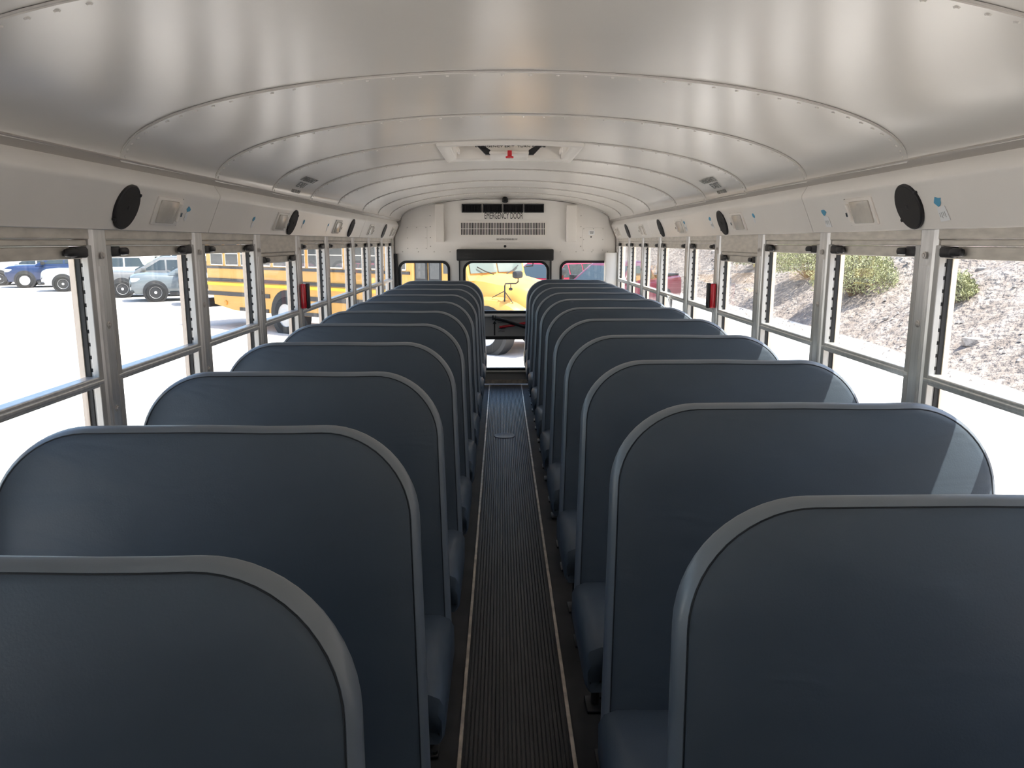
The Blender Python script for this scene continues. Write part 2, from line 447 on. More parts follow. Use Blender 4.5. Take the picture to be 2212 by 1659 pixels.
# ------------------------------------------------------------------ front and rear walls
def arch_outline(x0, x1, zb, inset=0.0, n=30):
    pts = [(x0, zb), (x1, zb)]
    for k in range(n+1):
        x = x1+(x0-x1)*k/n
        pts.append((x, ceil_z(x)-inset))
    return pts
full = [(-1.24, 0.0), (1.24, 0.0), (1.24, 1.56), (1.245, 1.70)]+[(1.245*math.cos(PI*k/30), 1.80+0.225*math.sin(PI*k/30)) for k in range(31)]+[(-1.245, 1.70), (-1.24, 1.56)]
plate('wall_front', full, [rrect(-1.0, 1.0, 0.75, 1.60, 0.1)], 0.03, 'rear_paint', None, YF-0.03, kind='structure', label='front wall of the bus around the windshield', cat='wall')
win_l = rrect(-1.100, -0.586, 0.80, 1.302, 0.075)
win_r = rrect(0.578, 1.100, 0.80, 1.302, 0.075)
door_hole = [(-0.480, 0.0), (0.480, 0.0), (0.480, 1.33), (-0.480, 1.33)]
rear = plate('wall_rear', [(-1.24, 0.0), (-0.48, 0.0), (-0.48, 1.33), (0.48, 1.33), (0.48, 0.0), (1.24, 0.0)]+full[2:], [win_l, win_r], 0.06, 'rear_paint', None, YR,
             kind='structure', label='off white rear wall around the emergency door', cat='wall')
# upper bulkhead panel, stepped forward of the wall
up = [(-1.135, 1.385), (1.135, 1.385), (1.135, 1.545), (1.07, 1.69)]
xs = [1.06-2.12*k/30 for k in range(31)]
up += [(x, ceil_z(x)-0.004) for x in xs]+[(-1.07, 1.69), (-1.135, 1.545)]
plate('upper_panel', up, [], 0.03, 'rear_paint', rear, YR-0.03)
sc = MB()
for x in [-1.06+2.12*k/13 for k in range(14)]:
    if abs(x) > 0.52: sc.lathe([(0.006, 0), (0.004, -0.003), (0, -0.0035)], 6, 'Y', (x, YR-0.03, 1.405))
for x in (-0.77, 0.78):
    for z in (1.46, 1.55, 1.66, 1.77): sc.lathe([(0.006, 0), (0.004, -0.003), (0, -0.0035)], 6, 'Y', (x, YR-0.03, z))
sc.build('screws', 'strip_grey', rear, kind='stuff')
for x0, x1, z0, z1 in ((-1.017, -0.803, 1.428, 1.663), (0.798, 1.019, 1.410, 1.650)):
    ap = MB().bbox(x0, x1, YR-0.033, YR-0.029, z0, z1, 0.0015).build('access_panel', 'rear_paint', rear)
    sc = MB()
    for x in (x0+0.012, (x0+x1)/2, x1-0.012):
        for z in (z0+0.012, (z0+z1)/2, z1-0.012):
            if (x, z) != ((x0+x1)/2, (z0+z1)/2): sc.lathe([(0.005, 0), (0.003, -0.003), (0, -0.0035)], 6, 'Y', (x, YR-0.033, z))
    sc.build('panel_screws', 'strip_grey', ap, kind='stuff')
MB().box(-1.15, -1.118, YR-0.05, YR, 0.8, 1.385).build('corner_gap_strip', 'trim_dark', rear)
MB().bbox(1.030, 1.149, YR-0.13, YR, 0.0, 1.400, 0.012).build('corner_column', 'rear_paint', rear, True)
for nm, lab, wl, k in (('window_35', 'small rear window with a black rubber rim showing the yellow bus door', (-1.100, -0.586), 0),
                       ('window_36', 'small rear window with a black rubber rim showing red vehicles', (0.578, 1.100), 1)):
    w = empty(nm, (0, YR, 0), kind='structure', label=lab, cat='window')
    a, b = wl
    ring('rubber_rim', rrect(a-0.012, b+0.012, 0.788, 1.314, 0.085, 8), rrect(a+0.014, b-0.014, 0.814, 1.288, 0.062, 8), 0.085, 'black_rubber', w, -0.012)
    plate('pane', rrect(a, b, 0.80, 1.302, 0.075), [], 0.004, 'window_glass', w, 0.03)

# rear emergency door
door = empty('door_1', (0, YR, 0), kind='structure', label='rear emergency door with two windows and a pull bar', cat='door')
uw = rrect(-0.428, 0.446, 0.778, 1.300, 0.09)
lw = rrect(-0.30, 0.30, 0.178, 0.495, 0.05)
plate('door_leaf', rrect(-0.472, 0.472, 0.012, 1.325, 0.012), [uw, lw], 0.035, 'door_panel', door, 0.004)
ring('upper_rim', rrect(-0.440, 0.458, 0.766, 1.312, 0.100, 8), rrect(-0.414, 0.432, 0.792, 1.288, 0.076, 8), 0.06, 'black_rubber', door, -0.008)
ring('lower_rim', rrect(-0.312, 0.312, 0.160, 0.522, 0.062, 8), rrect(-0.29, 0.29, 0.183, 0.490, 0.045, 8), 0.06, 'black_rubber', door, -0.008)
plate('upper_pane', uw, [], 0.004, 'window_glass', door, 0.02)
plate('lower_pane', lw, [], 0.004, 'window_glass', door, 0.02)
MB().bbox(-0.44, 0.44, -0.022, 0.004, 0.733, 0.761, 0.004).build('upper_ledge', 'white_plastic', door)
MB().bbox(-0.40, 0.40, -0.016, 0.004, 0.138, 0.155, 0.003).build('lower_ledge', 'white_plastic', door)
MB().box(-0.30, 0.30, -0.006, 0.004, 0.012, 0.055).build('sill_plate', 'floor_trim', door)
for s in (-1, 1):
    MB().box(s*0.471, s*0.482, -0.006, 0.03, 0.0, 1.33).build('door_seal', 'black_rubber', door)
bar = MB().tube([(-0.118, -0.045, 0.722), (0.02, -0.05, 0.688), (0.16, -0.05, 0.640), (0.245, -0.045, 0.615)], 0.019, 10).build('pull_bar', 'black_plastic', door, True)
MB().bbox(-0.137, -0.122, -0.065, 0.004, 0.700, 0.748, 0.004).bbox(-0.108, -0.099, -0.068, -0.02, 0.690, 0.745, 0.003).build('bar_bracket', 'black_plastic', bar)
MB().bbox(0.235, 0.29, -0.07, 0.004, 0.58, 0.65, 0.006).build('latch_housing', 'black_plastic', bar)
hd = MB().tube([(-0.062, -0.03, 0.622), (0.06, -0.034, 0.640), (0.20, -0.03, 0.664), (0.27, -0.02, 0.672)], 0.0135, 10).build('release_handle', 'red_plastic', door, True)
ar = MB().prism([(-0.121, 0.532), (-0.107, 0.532), (-0.107, 0.655), (-0.093, 0.655), (-0.114, 0.684), (-0.135, 0.655), (-0.121, 0.655)], -0.0005, 0.004).build('printed_arrow', 'print_black', door)
for z, t in ((0.668, 'EMERGENCY'), (0.606, 'TO OPEN'), (0.575, 'LIFT BAR')):
    text('printed_line', t, Matrix.Translation((-0.078, 0.002, z)) @ REAR_M, 0.019, 'print_black', door, 0.95, 'LEFT')
# black padding above the door
MB().bbox(-0.501, 0.499, YR-0.085, YR-0.031, 1.314, 1.432, 0.012).build('head_pad', 'black_rubber', None, True, label='long black pad above the emergency door', cat='pad')

# air conditioner above the door
ac = empty('air_conditioner', (0, YR-0.03, 1.5), label='flush air conditioning unit with slotted grille above the emergency door', cat='air conditioner')
def A(o): o.location = (0, 0, 0); o.matrix_parent_inverse = Matrix.Translation((0, -(YR-0.03), -1.5)); return o
YA = YR-0.055
cov = [(-0.735, 1.500), (0.745, 1.500)]+[(0.745-1.48*k/24, min(ceil_z(0.745-1.48*k/24)-0.012, 1.93)) for k in range(25)]
A(plate('cover', cov, [[(-0.462, 1.571), (0.414, 1.571), (0.414, 1.703), (-0.462, 1.703)]], 0.025, 'rear_paint', ac, YA))
for x0, x1, z1 in ((-0.713, -0.624, 1.895), (0.622, 0.728, 1.885)):
    A(MB().bbox(x0, x1, YA-0.05, YA, 1.506, z1-0.012, 0.006).build('end_cover', 'white_plastic', ac))
A(MB().box(-0.46, 0.412, YA-0.004, YA+0.004, 1.572, 1.702).build('grille_back', 'dark_slot', ac))
gr = A(ring('grille_frame', [(-0.472, 1.561), (0.424, 1.561), (0.424, 1.713), (-0.472, 1.713)], [(-0.456, 1.576), (0.408, 1.576), (0.408, 1.698), (-0.456, 1.698)], 0.010, 'white_plastic', ac, YA-0.010))
sl = MB(); ns = 54
for k in range(ns+1):
    x = -0.456+0.864*k/ns
    sl.box(x-0.0034, x+0.0034, YA-0.008, YA-0.005, 1.576, 1.698)
sl.box(-0.456, 0.408, YA-0.0078, YA-0.0052, 1.634, 1.640)
A(sl.build('grille_slats', 'white_plastic', ac, kind='stuff'))
for x0, x1 in ((-0.443, -0.240), (-0.229, -0.031), (-0.020, 0.184), (0.194, 0.395)):
    v = A(ring('vent', [(x0, 1.799), (x1, 1.799), (x1, 1.886), (x0, 1.886)], [(x0+0.010, 1.809), (x1-0.010, 1.809), (x1-0.010, 1.876), (x0+0.010, 1.876)], 0.02, 'black_plastic', ac, YA-0.02))
    lv = MB().box(x0+0.01, x1-0.01, YA-0.004, YA-0.001, 1.809, 1.876)
    for k in range(12):
        x = x0+0.018+(x1-x0-0.036)*k/11
        lv.add([(x-0.006, YA-0.004, 1.81), (x+0.004, YA-0.016, 1.81), (x+0.004, YA-0.016, 1.875), (x-0.006, YA-0.004, 1.875)], [(0, 1, 2, 3)])
    lo = lv.build('vent_louvres', 'black_plastic', v); lo.matrix_parent_inverse = Matrix.Identity(4)
text('emergency_door_sign', 'EMERGENCY DOOR', Matrix.Translation((-0.016, YA-0.001, 1.765)) @ REAR_M, 0.088, 'print_black', None, 0.50,
     label='black EMERGENCY DOOR lettering above the slotted grille', cat='sign')
text('instruction_sign', 'SEE INSTRUCTIONS BELOW', Matrix.Translation((0.018, YA-0.001, 1.531)) @ REAR_M, 0.024, 'print_black', None, 0.72,
     label='tiny black instruction line below the slotted grille', cat='sign')
MB().lathe([(0.014, 0), (0.013, -0.006), (0.0, -0.007)], 14, 'Y', (-0.002, YR-0.03, 1.461)).build('rubber_plug', 'black_rubber', None, True, label='small round black plug above the long black pad', cat='plug')
cm = empty('dome_camera', (0, YA-0.004, 1.908), label='small black security camera at the top of the rear wall', cat='camera')
MB().lathe([(0.030, 0.0), (0.030, 0.03), (0.026, 0.042), (0.014, 0.052), (0.0, 0.054)], 16, 'Z', (-0.001, -0.035, -0.006)).build('housing', 'black_plastic', cm, True)
MB().lathe([(0.012, 0.0), (0.012, -0.006), (0.0, -0.008)], 12, 'Y', (-0.001, -0.064, 0.012)).build('camera_lens', 'dark_slot', cm, True)
MB().box(-0.02, 0.018, -0.035, 0.0, -0.012, -0.006).build('bracket', 'black_plastic', cm)
st = empty('printed_label', (0.86, YR-0.0335, 1.58), label='small white printed label on the access panel near the corner column', cat='label')
MB().box(0, 0.062, -0.0008, 0, -0.004, 0.040).build('paper', 'sticker_white', st)
MB().box(0.010, 0.052, -0.0014, -0.0008, 0.022, 0.030).box(0.014, 0.048, -0.0014, -0.0008, 0.010, 0.016).build('print', 'print_grey', st)
MB().lathe([(0.008, 0), (0.006, -0.003), (0, -0.004)], 8, 'Y', (0.026, 0, -0.024)).build('knob', 'black_plastic', st)

# ------------------------------------------------------------------ roof hatch
Y0, Y1 = POSTS[11]+0.012, POSTS[12]
hx = 0.333
hat = empty('roof_hatch', (0, (Y0+Y1)/2, 1.93), label='white roof escape hatch with a red knob in the ceiling', cat='roof hatch')
cy = (Y1-Y0)/2
fz = -0.004
fr = MB()
def frame_ring(hxx, hyy, dz):
    pts = []
    for k in range(9): x = -hxx+2*hxx*k/8; pts.append((x, -hyy, ceil_z(x)-1.93+dz))
    for k in range(1, 9): y = -hyy+2*hyy*k/8; pts.append((hxx, y, ceil_z(hxx)-1.93+dz))
    for k in range(1, 9): x = hxx-2*hxx*k/8; pts.append((x, hyy, ceil_z(x)-1.93+dz))
    for k in range(1, 8): y = hyy-2*hyy*k/8; pts.append((-hxx, y, ceil_z(hxx)-1.93+dz))
    return pts
fr.loft([frame_ring(hx+0.004, cy+0.006, 0.006), frame_ring(hx, cy, -0.016), frame_ring(hx-0.012, cy-0.012, -0.021), frame_ring(hx-0.050, cy-0.050, -0.012), frame_ring(hx-0.056, cy-0.056, -0.004), frame_ring(hx-0.058, cy-0.058, 0.075)], False, False)
fr.build('frame', 'white_plastic', hat, True)
MB().box(-hx+0.03, hx-0.03, -cy+0.03, cy-0.03, 0.088, 0.096).build('lid', 'white_plastic', hat)
MB().bbox(-0.100, 0.095, -0.03, 0.27, -0.002, 0.014, 0.006).build('cross_plate', 'white_plastic', hat, True)
for s in (-1, 1):
    MB().prism([(s*0.095, -0.002), (s*0.118, -0.002), (s*0.160, 0.040), (s*0.128, 0.040), (s*0.095, 0.020)], -0.02, 0.015).build('hinge_bracket', 'black_plastic', hat)
    MB().bbox(s*0.245, s*0.255, -0.12, -0.02, -0.002, 0.022, 0.003).build('side_clip', 'white_plastic', hat)
kn = MB().lathe([(0.0, -0.022), (0.019, -0.022), (0.020, -0.014), (0.011, -0.011), (0.011, 0.014)], 14, 'Z', (0, -0.045, 0.0)).build('release_knob', 'red_plastic', hat, True)
text('printed_line', 'EMERGENCY EXIT  TURN KNOB', Matrix.Translation((0, -cy+0.030, 0.0015)) @ Matrix.Rotation(R(170), 4, 'X'), 0.036, 'print_black', hat, 0.62)

# ------------------------------------------------------------------ fittings on the header panels
HN = Vector((-(Z_CR-Z_HB), 0, -(1.138-1.087))).normalized()      # face normal for the right side (points inward, down)
def on_header(s, y, z):
    """matrix: local x = along the bus, local y = up the face, local z = off the face"""
    t = (z-Z_HB)/(Z_CR-Z_HB-0.01)
    x = 1.1375+(1.0895-1.1375)*t
    n = Vector((HN.x*s, 0, HN.z)); upv = Vector((s*(1.0895-1.1375), 0, Z_CR-0.012-Z_HB-0.006)).normalized()
    al = upv.cross(n)
    M = Matrix(((al.x, upv.x, n.x, s*x), (al.y, upv.y, n.y, y), (al.z, upv.z, n.z, z), (0, 0, 0, 1)))
    return M
def place(o, M): o.matrix_world = M; o.location = M.to_translation(); o.rotation_euler = M.to_euler(); return o
def speaker(s, y, lab):
    o = empty('speaker', label=lab, cat='speaker', group='round speakers in the header panels')
    MB().lathe([(0.064, 0.0), (0.064, 0.004), (0.060, 0.008), (0.0, 0.0085)], 36, 'Z').build('grille', 'speaker_mesh', o, True)
    MB().lathe([(0.0665, -0.001), (0.0665, 0.006), (0.063, 0.0075), (0.061, 0.006)], 36, 'Z').build('rim', 'black_plastic', o, True)
    MB().lathe([(0.007, 0.008), (0.006, 0.0105), (0.0, 0.011)], 10, 'Z').build('badge', 'trim_dark', o)
    for a in (35, 215): MB().lathe([(0.005, 0.0), (0.005, 0.008), (0.0, 0.009)], 8, 'Z', (0.0665*math.cos(R(a)), 0.0665*math.sin(R(a)), 0)).build('mounting_tab', 'black_plastic', o)
    place(o, on_header(s, y, 1.604))
def lamp(s, y, lab):
    o = empty('interior_lamp', label=lab, cat='lamp', group='rectangular lamps in the header panels')
    MB().bbox(-0.092, 0.092, -0.046, 0.046, -0.002, 0.007, 0.004).build('housing', 'white_plastic', o, True)
    MB().bbox(-0.052 if s > 0 else -0.078, 0.078 if s > 0 else 0.052, -0.037, 0.037, 0.006, 0.0125, 0.004).build('lens', 'lens', o, True)
    e = -1 if s > 0 else 1
    MB().bbox(e*0.064, e*0.080, -0.030, 0.030, 0.006, 0.016, 0.003).build('end_cap', 'white_plastic', o, True)
    MB().bbox(e*0.068, e*0.078, -0.010, 0.006, 0.015, 0.020, 0.002).build('clip', 'chrome', o)
    MB().box(e*0.0925, e*0.0945, -0.046, 0.046, -0.001, 0.004).build('painted_shadow_gap', 'dark_slot', o)  # thin dark strip standing in for the shadow beside the housing
    place(o, on_header(s, y, 1.602))
def sticker(s, y, z, lab, kind=0, rot=0):
    o = empty('sticker_remnant', label=lab, cat='sticker', group='torn stickers on the header panels')
    rnd = random.Random(int(y*1000)+(7 if s > 0 else 0))
    def blob(cx, cy, w, h, n=10, j=0.35):
        return [(cx+w*(1+rnd.uniform(-j, j))*math.cos(2*PI*k/n), cy+h*(1+rnd.uniform(-j, j))*math.sin(2*PI*k/n)) for k in range(n)]
    if kind == 0:
        MB().prism(blob(0, 0.012, 0.014, 0.010), 0.0003, 0.0011, 'Z').build('blue_scrap', 'sticker_blue', o)
        MB().prism(blob(-0.004, -0.014, 0.012, 0.013), 0.0002, 0.0007, 'Z').build('paper_scrap', 'sticker_white', o)
    else:
        MB().prism([(-0.022, -0.034), (0.024, -0.036), (0.020, 0.004), (-0.018, 0.006)], 0.0002, 0.0008, 'Z').build('paper_scrap', 'sticker_white', o)
        MB().prism(blob(-0.004, 0.020, 0.019, 0.011), 0.0003, 0.0011, 'Z').build('blue_scrap', 'sticker_blue', o)
        mk = MB()
        for k in range(4): mk.box(-0.014+k*0.008, -0.0125+k*0.008, -0.022-0.004*(k % 2), -0.010, 0.0008, 0.0012)
        mk.build('pen_marks', 'print_grey', o)
    M = on_header(s, y, z) @ Matrix.Rotation(R(rot), 4, 'Z')
    place(o, M)
where = {-1: 'shaded header facing parked cars', 1: 'header above the rocky slope windows'}
for s, ys in ((-1, (2.262, 4.035, 5.60, 7.17)), (1, (2.21, 4.075, 5.65, 7.13))):
    for k, y in enumerate(ys): speaker(s, y, 'round black speaker in the %s, %s from the rear wall' % (where[s], ORD[3-k]))
for s, ys in ((-1, (2.535, 3.83, 5.13, 6.44, 7.72)), (1, (2.505, 3.80, 5.03, 6.39, 7.72))):
    for k, y in enumerate(ys): lamp(s, y, 'rectangular clear lamp in the %s, %s from the rear wall' % (where[s], ORD[4-k]))
for s, y, z, k, r, lab in ((-1, 2.70, 1.603, 0, 0, 'blue torn sticker scrap beside the largest lamp of the shaded header'),
                        (-1, 3.42, 1.592, 0, 20, 'faint blue sticker scrap on bare shaded header between two lamps'),
                        (-1, 4.26, 1.600, 0, -10, 'blue and white sticker scrap just past the second large shaded speaker'),
                        (-1, 4.87, 1.598, 0, 15, 'pale sticker scrap before the middle lamp of the shaded header'),
                        (1, 2.06, 1.592, 1, 8, 'white sticker with pen marks beside the largest speaker above the slope'),
                        (1, 2.79, 1.590, 1, 0, 'torn blue and white sticker past the largest lamp above the slope'),
                        (1, 3.56, 1.612, 0, -8, 'small blue and white scrap before the second lamp above the slope'),
                        (1, 4.29, 1.612, 1, 4, 'blue topped white sticker past the second speaker above the slope'),
                        (1, 4.90, 1.606, 1, 0, 'blue and white sticker touching the middle lamp above the slope')):
    sticker(s, y, z, lab, k, r)
# exit decals printed on the ceiling above the push-out windows
for s in (-1, 1):
    o = empty('exit_decal', label='grey EMERGENCY EXIT lettering on the ceiling %s' % ('above the parked cars windows' if s < 0 else 'above the rocky slope windows'), cat='sign')
    th = R(71)
    def decal(txt, t, size, par, y, mt, sx=0.8):
        x, z = 1.075*math.sin(t), Z_CE+RISE*math.cos(t)
        tang = Vector((-s*1.075*math.cos(t), 0, RISE*math.sin(t))).normalized()      # up the curve
        n = Vector((-s*x/1.075**2, 0, -(z-Z_CE)/RISE**2)).normalized()              # inward
        al = tang.cross(n)
        M = Matrix(((al.x, tang.x, n.x, s*x), (al.y, tang.y, n.y, y), (al.z, tang.z, n.z, z), (0, 0, 0, 1)))
        text('lettering', txt, M @ Matrix.Translation((0, 0, 0.006)), size, mt, par, sx)
    decal('EMERGENCY', R(68.0), 0.050, o, 3.95, 'print_grey', 0.90)
    decal('EXIT', R(74.5), 0.050, o, 3.95, 'print_grey', 1.5)
    decal('PUSH TO OPEN', R(82.5), 0.026, o, 3.94, 'print_grey', 0.85)
# red release handles of the push-out windows
for s in (-1, 1):
    o = empty('window_release', (s*1.1475, POSTS[12], 1.208), label='red window release handle on the pillar %s' % ('facing the yellow bus' if s < 0 else 'facing the rocky slope'), cat='release handle', group='red window release handles')
    MB().bbox(-s*0.026, -s*0.040, -0.012, 0.030, -0.068, 0.072, 0.004).bbox(0, -s*0.028, 0.006, 0.028, -0.05, 0.05, 0.003).build('base', 'black_plastic', o, True)
    MB().bbox(-s*0.000, -s*0.028, -0.028, 0.008, -0.066, 0.070, 0.006).build('lever', 'red_plastic', o, True)
    for x in (0.008, 0.019):
        MB().bbox(-s*(x-0.0025), -s*(x+0.0025), -0.0315, -0.026, -0.056, 0.060, 0.002).build('grip_ridge', 'red_plastic', o, True)
# loose strap on a window rail
MB().loft([[(1.148, y, z), (1.150, y+0.004, z-0.012), (1.146, y+0.004, z-0.012), (1.144, y, z)] for y, z in ((5.50, 1.13), (5.44, 1.09), (5.40, 1.06), (5.395, 1.03))]).build('loose_strap', 'sticker_white', None, label='thin white strap hanging from a window rail above the sunlit seats', cat='strap')

# ------------------------------------------------------------------ bench seats
Z_TOP = 1.125
Z_BOT = 0.30
def outline(ix, iz, n=14):
    """(x, z) ring of the seat back, tapered, rounded top corners; ix, iz = inset at the sides and at the top"""
    zt, zb = Z_TOP-iz, Z_BOT+ix
    rt, rb_ = max(0.03, 0.190-(ix+iz)/2), max(0.01, 0.05-ix)
    wt, wb = 0.438-ix, 0.472-ix
    pts = []
    def hw(z): return wb+(wt-wb)*(z-Z_BOT)/(Z_TOP-Z_BOT)
    for sx, zc, rr, a0 in ((1, zb+rb_, rb_, -90), (1, zt-rt, rt, 0), (-1, zt-rt, rt, 90), (-1, zb+rb_, rb_, 180)):
        for k in range(n+1):
            a = R(a0+90*k/n)
            z = zc+rr*math.sin(a)
            pts.append((sx*(hw(z)-rr)+rr*math.cos(a), z))
    out = []
    for i, p in enumerate(pts):
        q = pts[(i+1) % len(pts)]
        out.append(p)
        if (i % (n+1)) == n:
            for k in range(1, 8): out.append((p[0]+(q[0]-p[0])*k/8, p[1]+(q[1]-p[1])*k/8))
    return out
LEAN = math.tan(R(11))
def thin(z): 
    t = min(1.0, max(0.0, (z-0.70)/(Z_TOP-0.70))); return 1-0.50*t*t
def seat_ring(ix, iz, y, var=None):
    r = []
    for x, z in outline(ix, iz):
        yy = y*(thin(z) if y > 0 else 1)-(0.0 if y <= 0 else 0.006*(1-thin(z)))
        if var is not None: yy += 0.004*noise.noise(Vector((x*3.1+var*7, z*5, var)))
        r.append((x, yy+(z-Z_TOP)*LEAN, z+0.0025*noise.noise(Vector((x*6, 1.3, z*2)))))
    return r
def scaled(rg, f, y):
    cx = sum(p[0] for p in rg)/len(rg); cz = sum(p[2] for p in rg)/len(rg)
    return [(cx+(p[0]-cx)*f, y+(cz+(p[2]-cz)*f-Z_TOP)*LEAN, cz+(p[2]-cz)*f) for p in rg]
def back_front(var):
    m = MB()
    rs = [seat_ring(0.0165, 0.0100, -0.0245), seat_ring(0.0190, 0.0125, -0.0275, var), seat_ring(0.030, 0.022, -0.030, var), seat_ring(0.055, 0.05, -0.034, var), seat_ring(0.09, 0.09, -0.037, var)]
    b = seat_ring(0.09, 0.09, -0.037, var)
    for f, y in ((0.8, -0.040), (0.6, -0.043), (0.4, -0.044), (0.2, -0.045), (0.02, -0.045)):
        rg = scaled(b, f, y)
        rs.append([(x, yy+0.006*noise.noise(Vector((x*4+var*9, z*6, 2.2+var))), z) for x, yy, z in rg])
    m.loft(rs, False, True)
    return m
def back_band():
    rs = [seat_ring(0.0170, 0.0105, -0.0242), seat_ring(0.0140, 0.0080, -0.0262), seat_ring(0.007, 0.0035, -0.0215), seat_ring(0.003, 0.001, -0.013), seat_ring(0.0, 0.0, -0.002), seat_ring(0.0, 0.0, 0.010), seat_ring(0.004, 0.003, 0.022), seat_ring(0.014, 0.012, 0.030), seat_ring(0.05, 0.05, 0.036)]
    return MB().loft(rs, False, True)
def seam_tube():
    return MB().tube(seat_ring(0.0165, 0.0100, -0.0255), 0.0015, 5, True)
def cushion():
    # seat block, faces -Y, top at 0.435
    m = MB(); rs = []
    x1 = 0.478
    for y, zt, zb, ins in ((-0.560, 0.335, 0.315, 0.03), (-0.578, 0.365, 0.300, 0.012), (-0.580, 0.395, 0.298, 0.006), (-0.566, 0.424, 0.296, 0.0), (-0.53, 0.440, 0.295, 0.0), (-0.45, 0.444, 0.295, 0.0), (-0.30, 0.436, 0.295, 0.0), (-0.17, 0.428, 0.295, 0.0), (-0.14, 0.405, 0.300, 0.008)):
        xx = x1-ins
        rs.append([(-xx+0.01, y, zb), (xx-0.01, y, zb), (xx, y, zb+0.02), (xx, y, zt-0.035), (xx-0.012, y, zt-0.012), (xx-0.04, y, zt), (xx*0.5, y, zt+0.003), (0, y, zt+0.002), (-xx*0.5, y, zt+0.003), (-xx+0.04, y, zt), (-xx+0.012, y, zt-0.012), (-xx, y, zt-0.035), (-xx, y, zb+0.02)])
    return m.loft(rs)
fronts = [back_front(v).mesh('backrest', 'vinyl', True) for v in (0.0, 1.3, 2.7, 4.1)]
band_me = back_band().mesh('edge_band', 'vinyl_edge_sheen', True)
seam_me = seam_tube().mesh('seam', 'seam', True)
cush_me = cushion().mesh('cushion', 'vinyl', True)
def leg_mesh(y):
    m = MB()
    m.tube([(0, y, 0.29), (0, y, 0.012)], 0.0135, 8)
    m.bbox(-0.03, 0.03, y-0.045, y+0.045, 0.0, 0.010, 0.003)
    m.lathe([(0.009, 0.010), (0.009, 0.018), (0, 0.018)], 6, 'Z', (0.018, y+0.03, 0)).lathe([(0.009, 0.010), (0.009, 0.018), (0, 0.018)], 6, 'Z', (0.018, y-0.03, 0))
    return m.mesh('leg', 'seat_frame', True)
leg_f, leg_b = leg_mesh(-0.46), leg_mesh(-0.185)
rail = MB()
for y in (-0.46, -0.185): rail.tube([(-0.47, y, 0.284), (0.47, y, 0.284)], 0.012, 8)
for x in (-0.39, 0.0, 0.39): rail.box(x-0.012, x+0.012, -0.52, -0.16, 0.286, 0.296)
rail_me = rail.mesh('seat_rail', 'seat_frame', True)
def seat(s, y, var, lab, grp):
    o = empty('bench_seat', (s*(0.662 if s < 0 else 0.677), y, 0), label=lab, cat='seat', group=grp)
    if s > 0: o.scale = (1.034, 1, 1)
    bk = link('backrest', fronts[var % 4], o)
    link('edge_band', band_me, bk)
    link('seam', seam_me, bk)
    link('cushion', cush_me, o)
    link('seat_rail', rail_me, o)
    link('leg', leg_f, o, loc=(-s*0.400, 0, 0)); link('leg', leg_b, o, loc=(-s*0.400, 0, 0))
    link('leg', leg_f, o, loc=(s*0.400, 0, 0)); link('leg', leg_b, o, loc=(s*0.400, 0, 0))
for i in range(-4, 11):  # negative rows are unseen, added behind the camera to shade the nearest seats
    seat(-1, 0.898+0.685*i, i*3+1, 'shaded grey vinyl bench seat beside the parked cars windows, %s from the emergency door' % ORD[10-i], 'bench seats of the shaded row')
    seat(1, 1.1125+0.685*i, i*5+2, 'grey vinyl bench seat with sunlit corner beside the slope windows, %s from the emergency door' % ORD[10-i], 'bench seats of the sunlit row')

# ------------------------------------------------------------------ outside: ground, slope
GZ = -0.95
MB().add([(-160, -80, GZ), (160, -80, GZ), (160, 240, GZ), (-160, 240, GZ)], [(0, 1, 2, 3)]).build('ground', 'gravel', kind='structure', label='bright pale gravel yard around the bus', cat='ground')
hm = MB(); NXh, NYh = 64, 190
def hill_z(x, y):
    toe = 9.0+0.9*noise.noise(Vector((0.3, y*0.08, 1.7)))
    d = max(0.0, x-toe)
    z = 0.60*d-0.0045*d*d if d < 40 else 16.8
    n = noise.noise(Vector((x*0.22, y*0.22, 0)))*0.7+noise.noise(Vector((x*0.7, y*0.7, 3)))*0.30+noise.noise(Vector((x*2.1, y*2.1, 5)))*0.10
    return GZ-0.04+z+n*min(1.0, d*0.35)
for j in range(NYh+1):
    y = -40+190*j/NYh
    for i in range(NXh+1):
        x = 8.0+44*(i/NXh)**1.35
        hm.v.append((x, y, hill_z(x, y)))
for j in range(NYh):
    for i in range(NXh):
        a = j*(NXh+1)+i; hm.f.append((a, a+1, a+NXh+2, a+NXh+1))
hill = hm.build('hill', 'hill_earth', None, True, kind='structure', label='steep rocky desert slope beyond the sunlit seats', cat='hill')
def rock_mesh(seed, r=1.0):
    bm = bmesh.new(); bmesh.ops.create_icosphere(bm, subdivisions=1, radius=r)
    rn = random.Random(seed)
    for v in bm.verts: v.co = Vector((v.co.x*rn.uniform(.7, 1.25), v.co.y*rn.uniform(.7, 1.25), v.co.z*rn.uniform(.45, .8)))
    me = bpy.data.meshes.new('rock'); bm.to_mesh(me); bm.free(); me.materials.append(MATS['rock']); return me
rms = [rock_mesh(k) for k in range(5)]
rnd = random.Random(21)
spots = []
SHRUBS = ((10.7, 23.4, 1.25), (11.1, 28.0, 1.75), (10.80, 18.2, 0.45), (11.2, 34.0, 0.95))
while len(spots) < 56:
    y = rnd.uniform(9, 44); x = 9.6+rnd.random()**1.6*11
    if all(math.hypot(x-a, y-b) > r+0.8 for a, b, r in SHRUBS) and all(math.hypot(x-a, y-b) > 0.7 for a, b in spots): spots.append((x, y))
for k, (x, y) in enumerate(spots):
    o = link('rock', rms[k % 5], None, label='pale brown rock lying on the rocky slope', cat='rock', group='rocks scattered on the slope', loc=(x, y, hill_z(x, y)+0.02))
    sc_ = rnd.uniform(0.08, 0.26); o.scale = (sc_, sc_, sc_); o.rotation_euler = (0, 0, rnd.uniform(0, 6))
peb = MB()
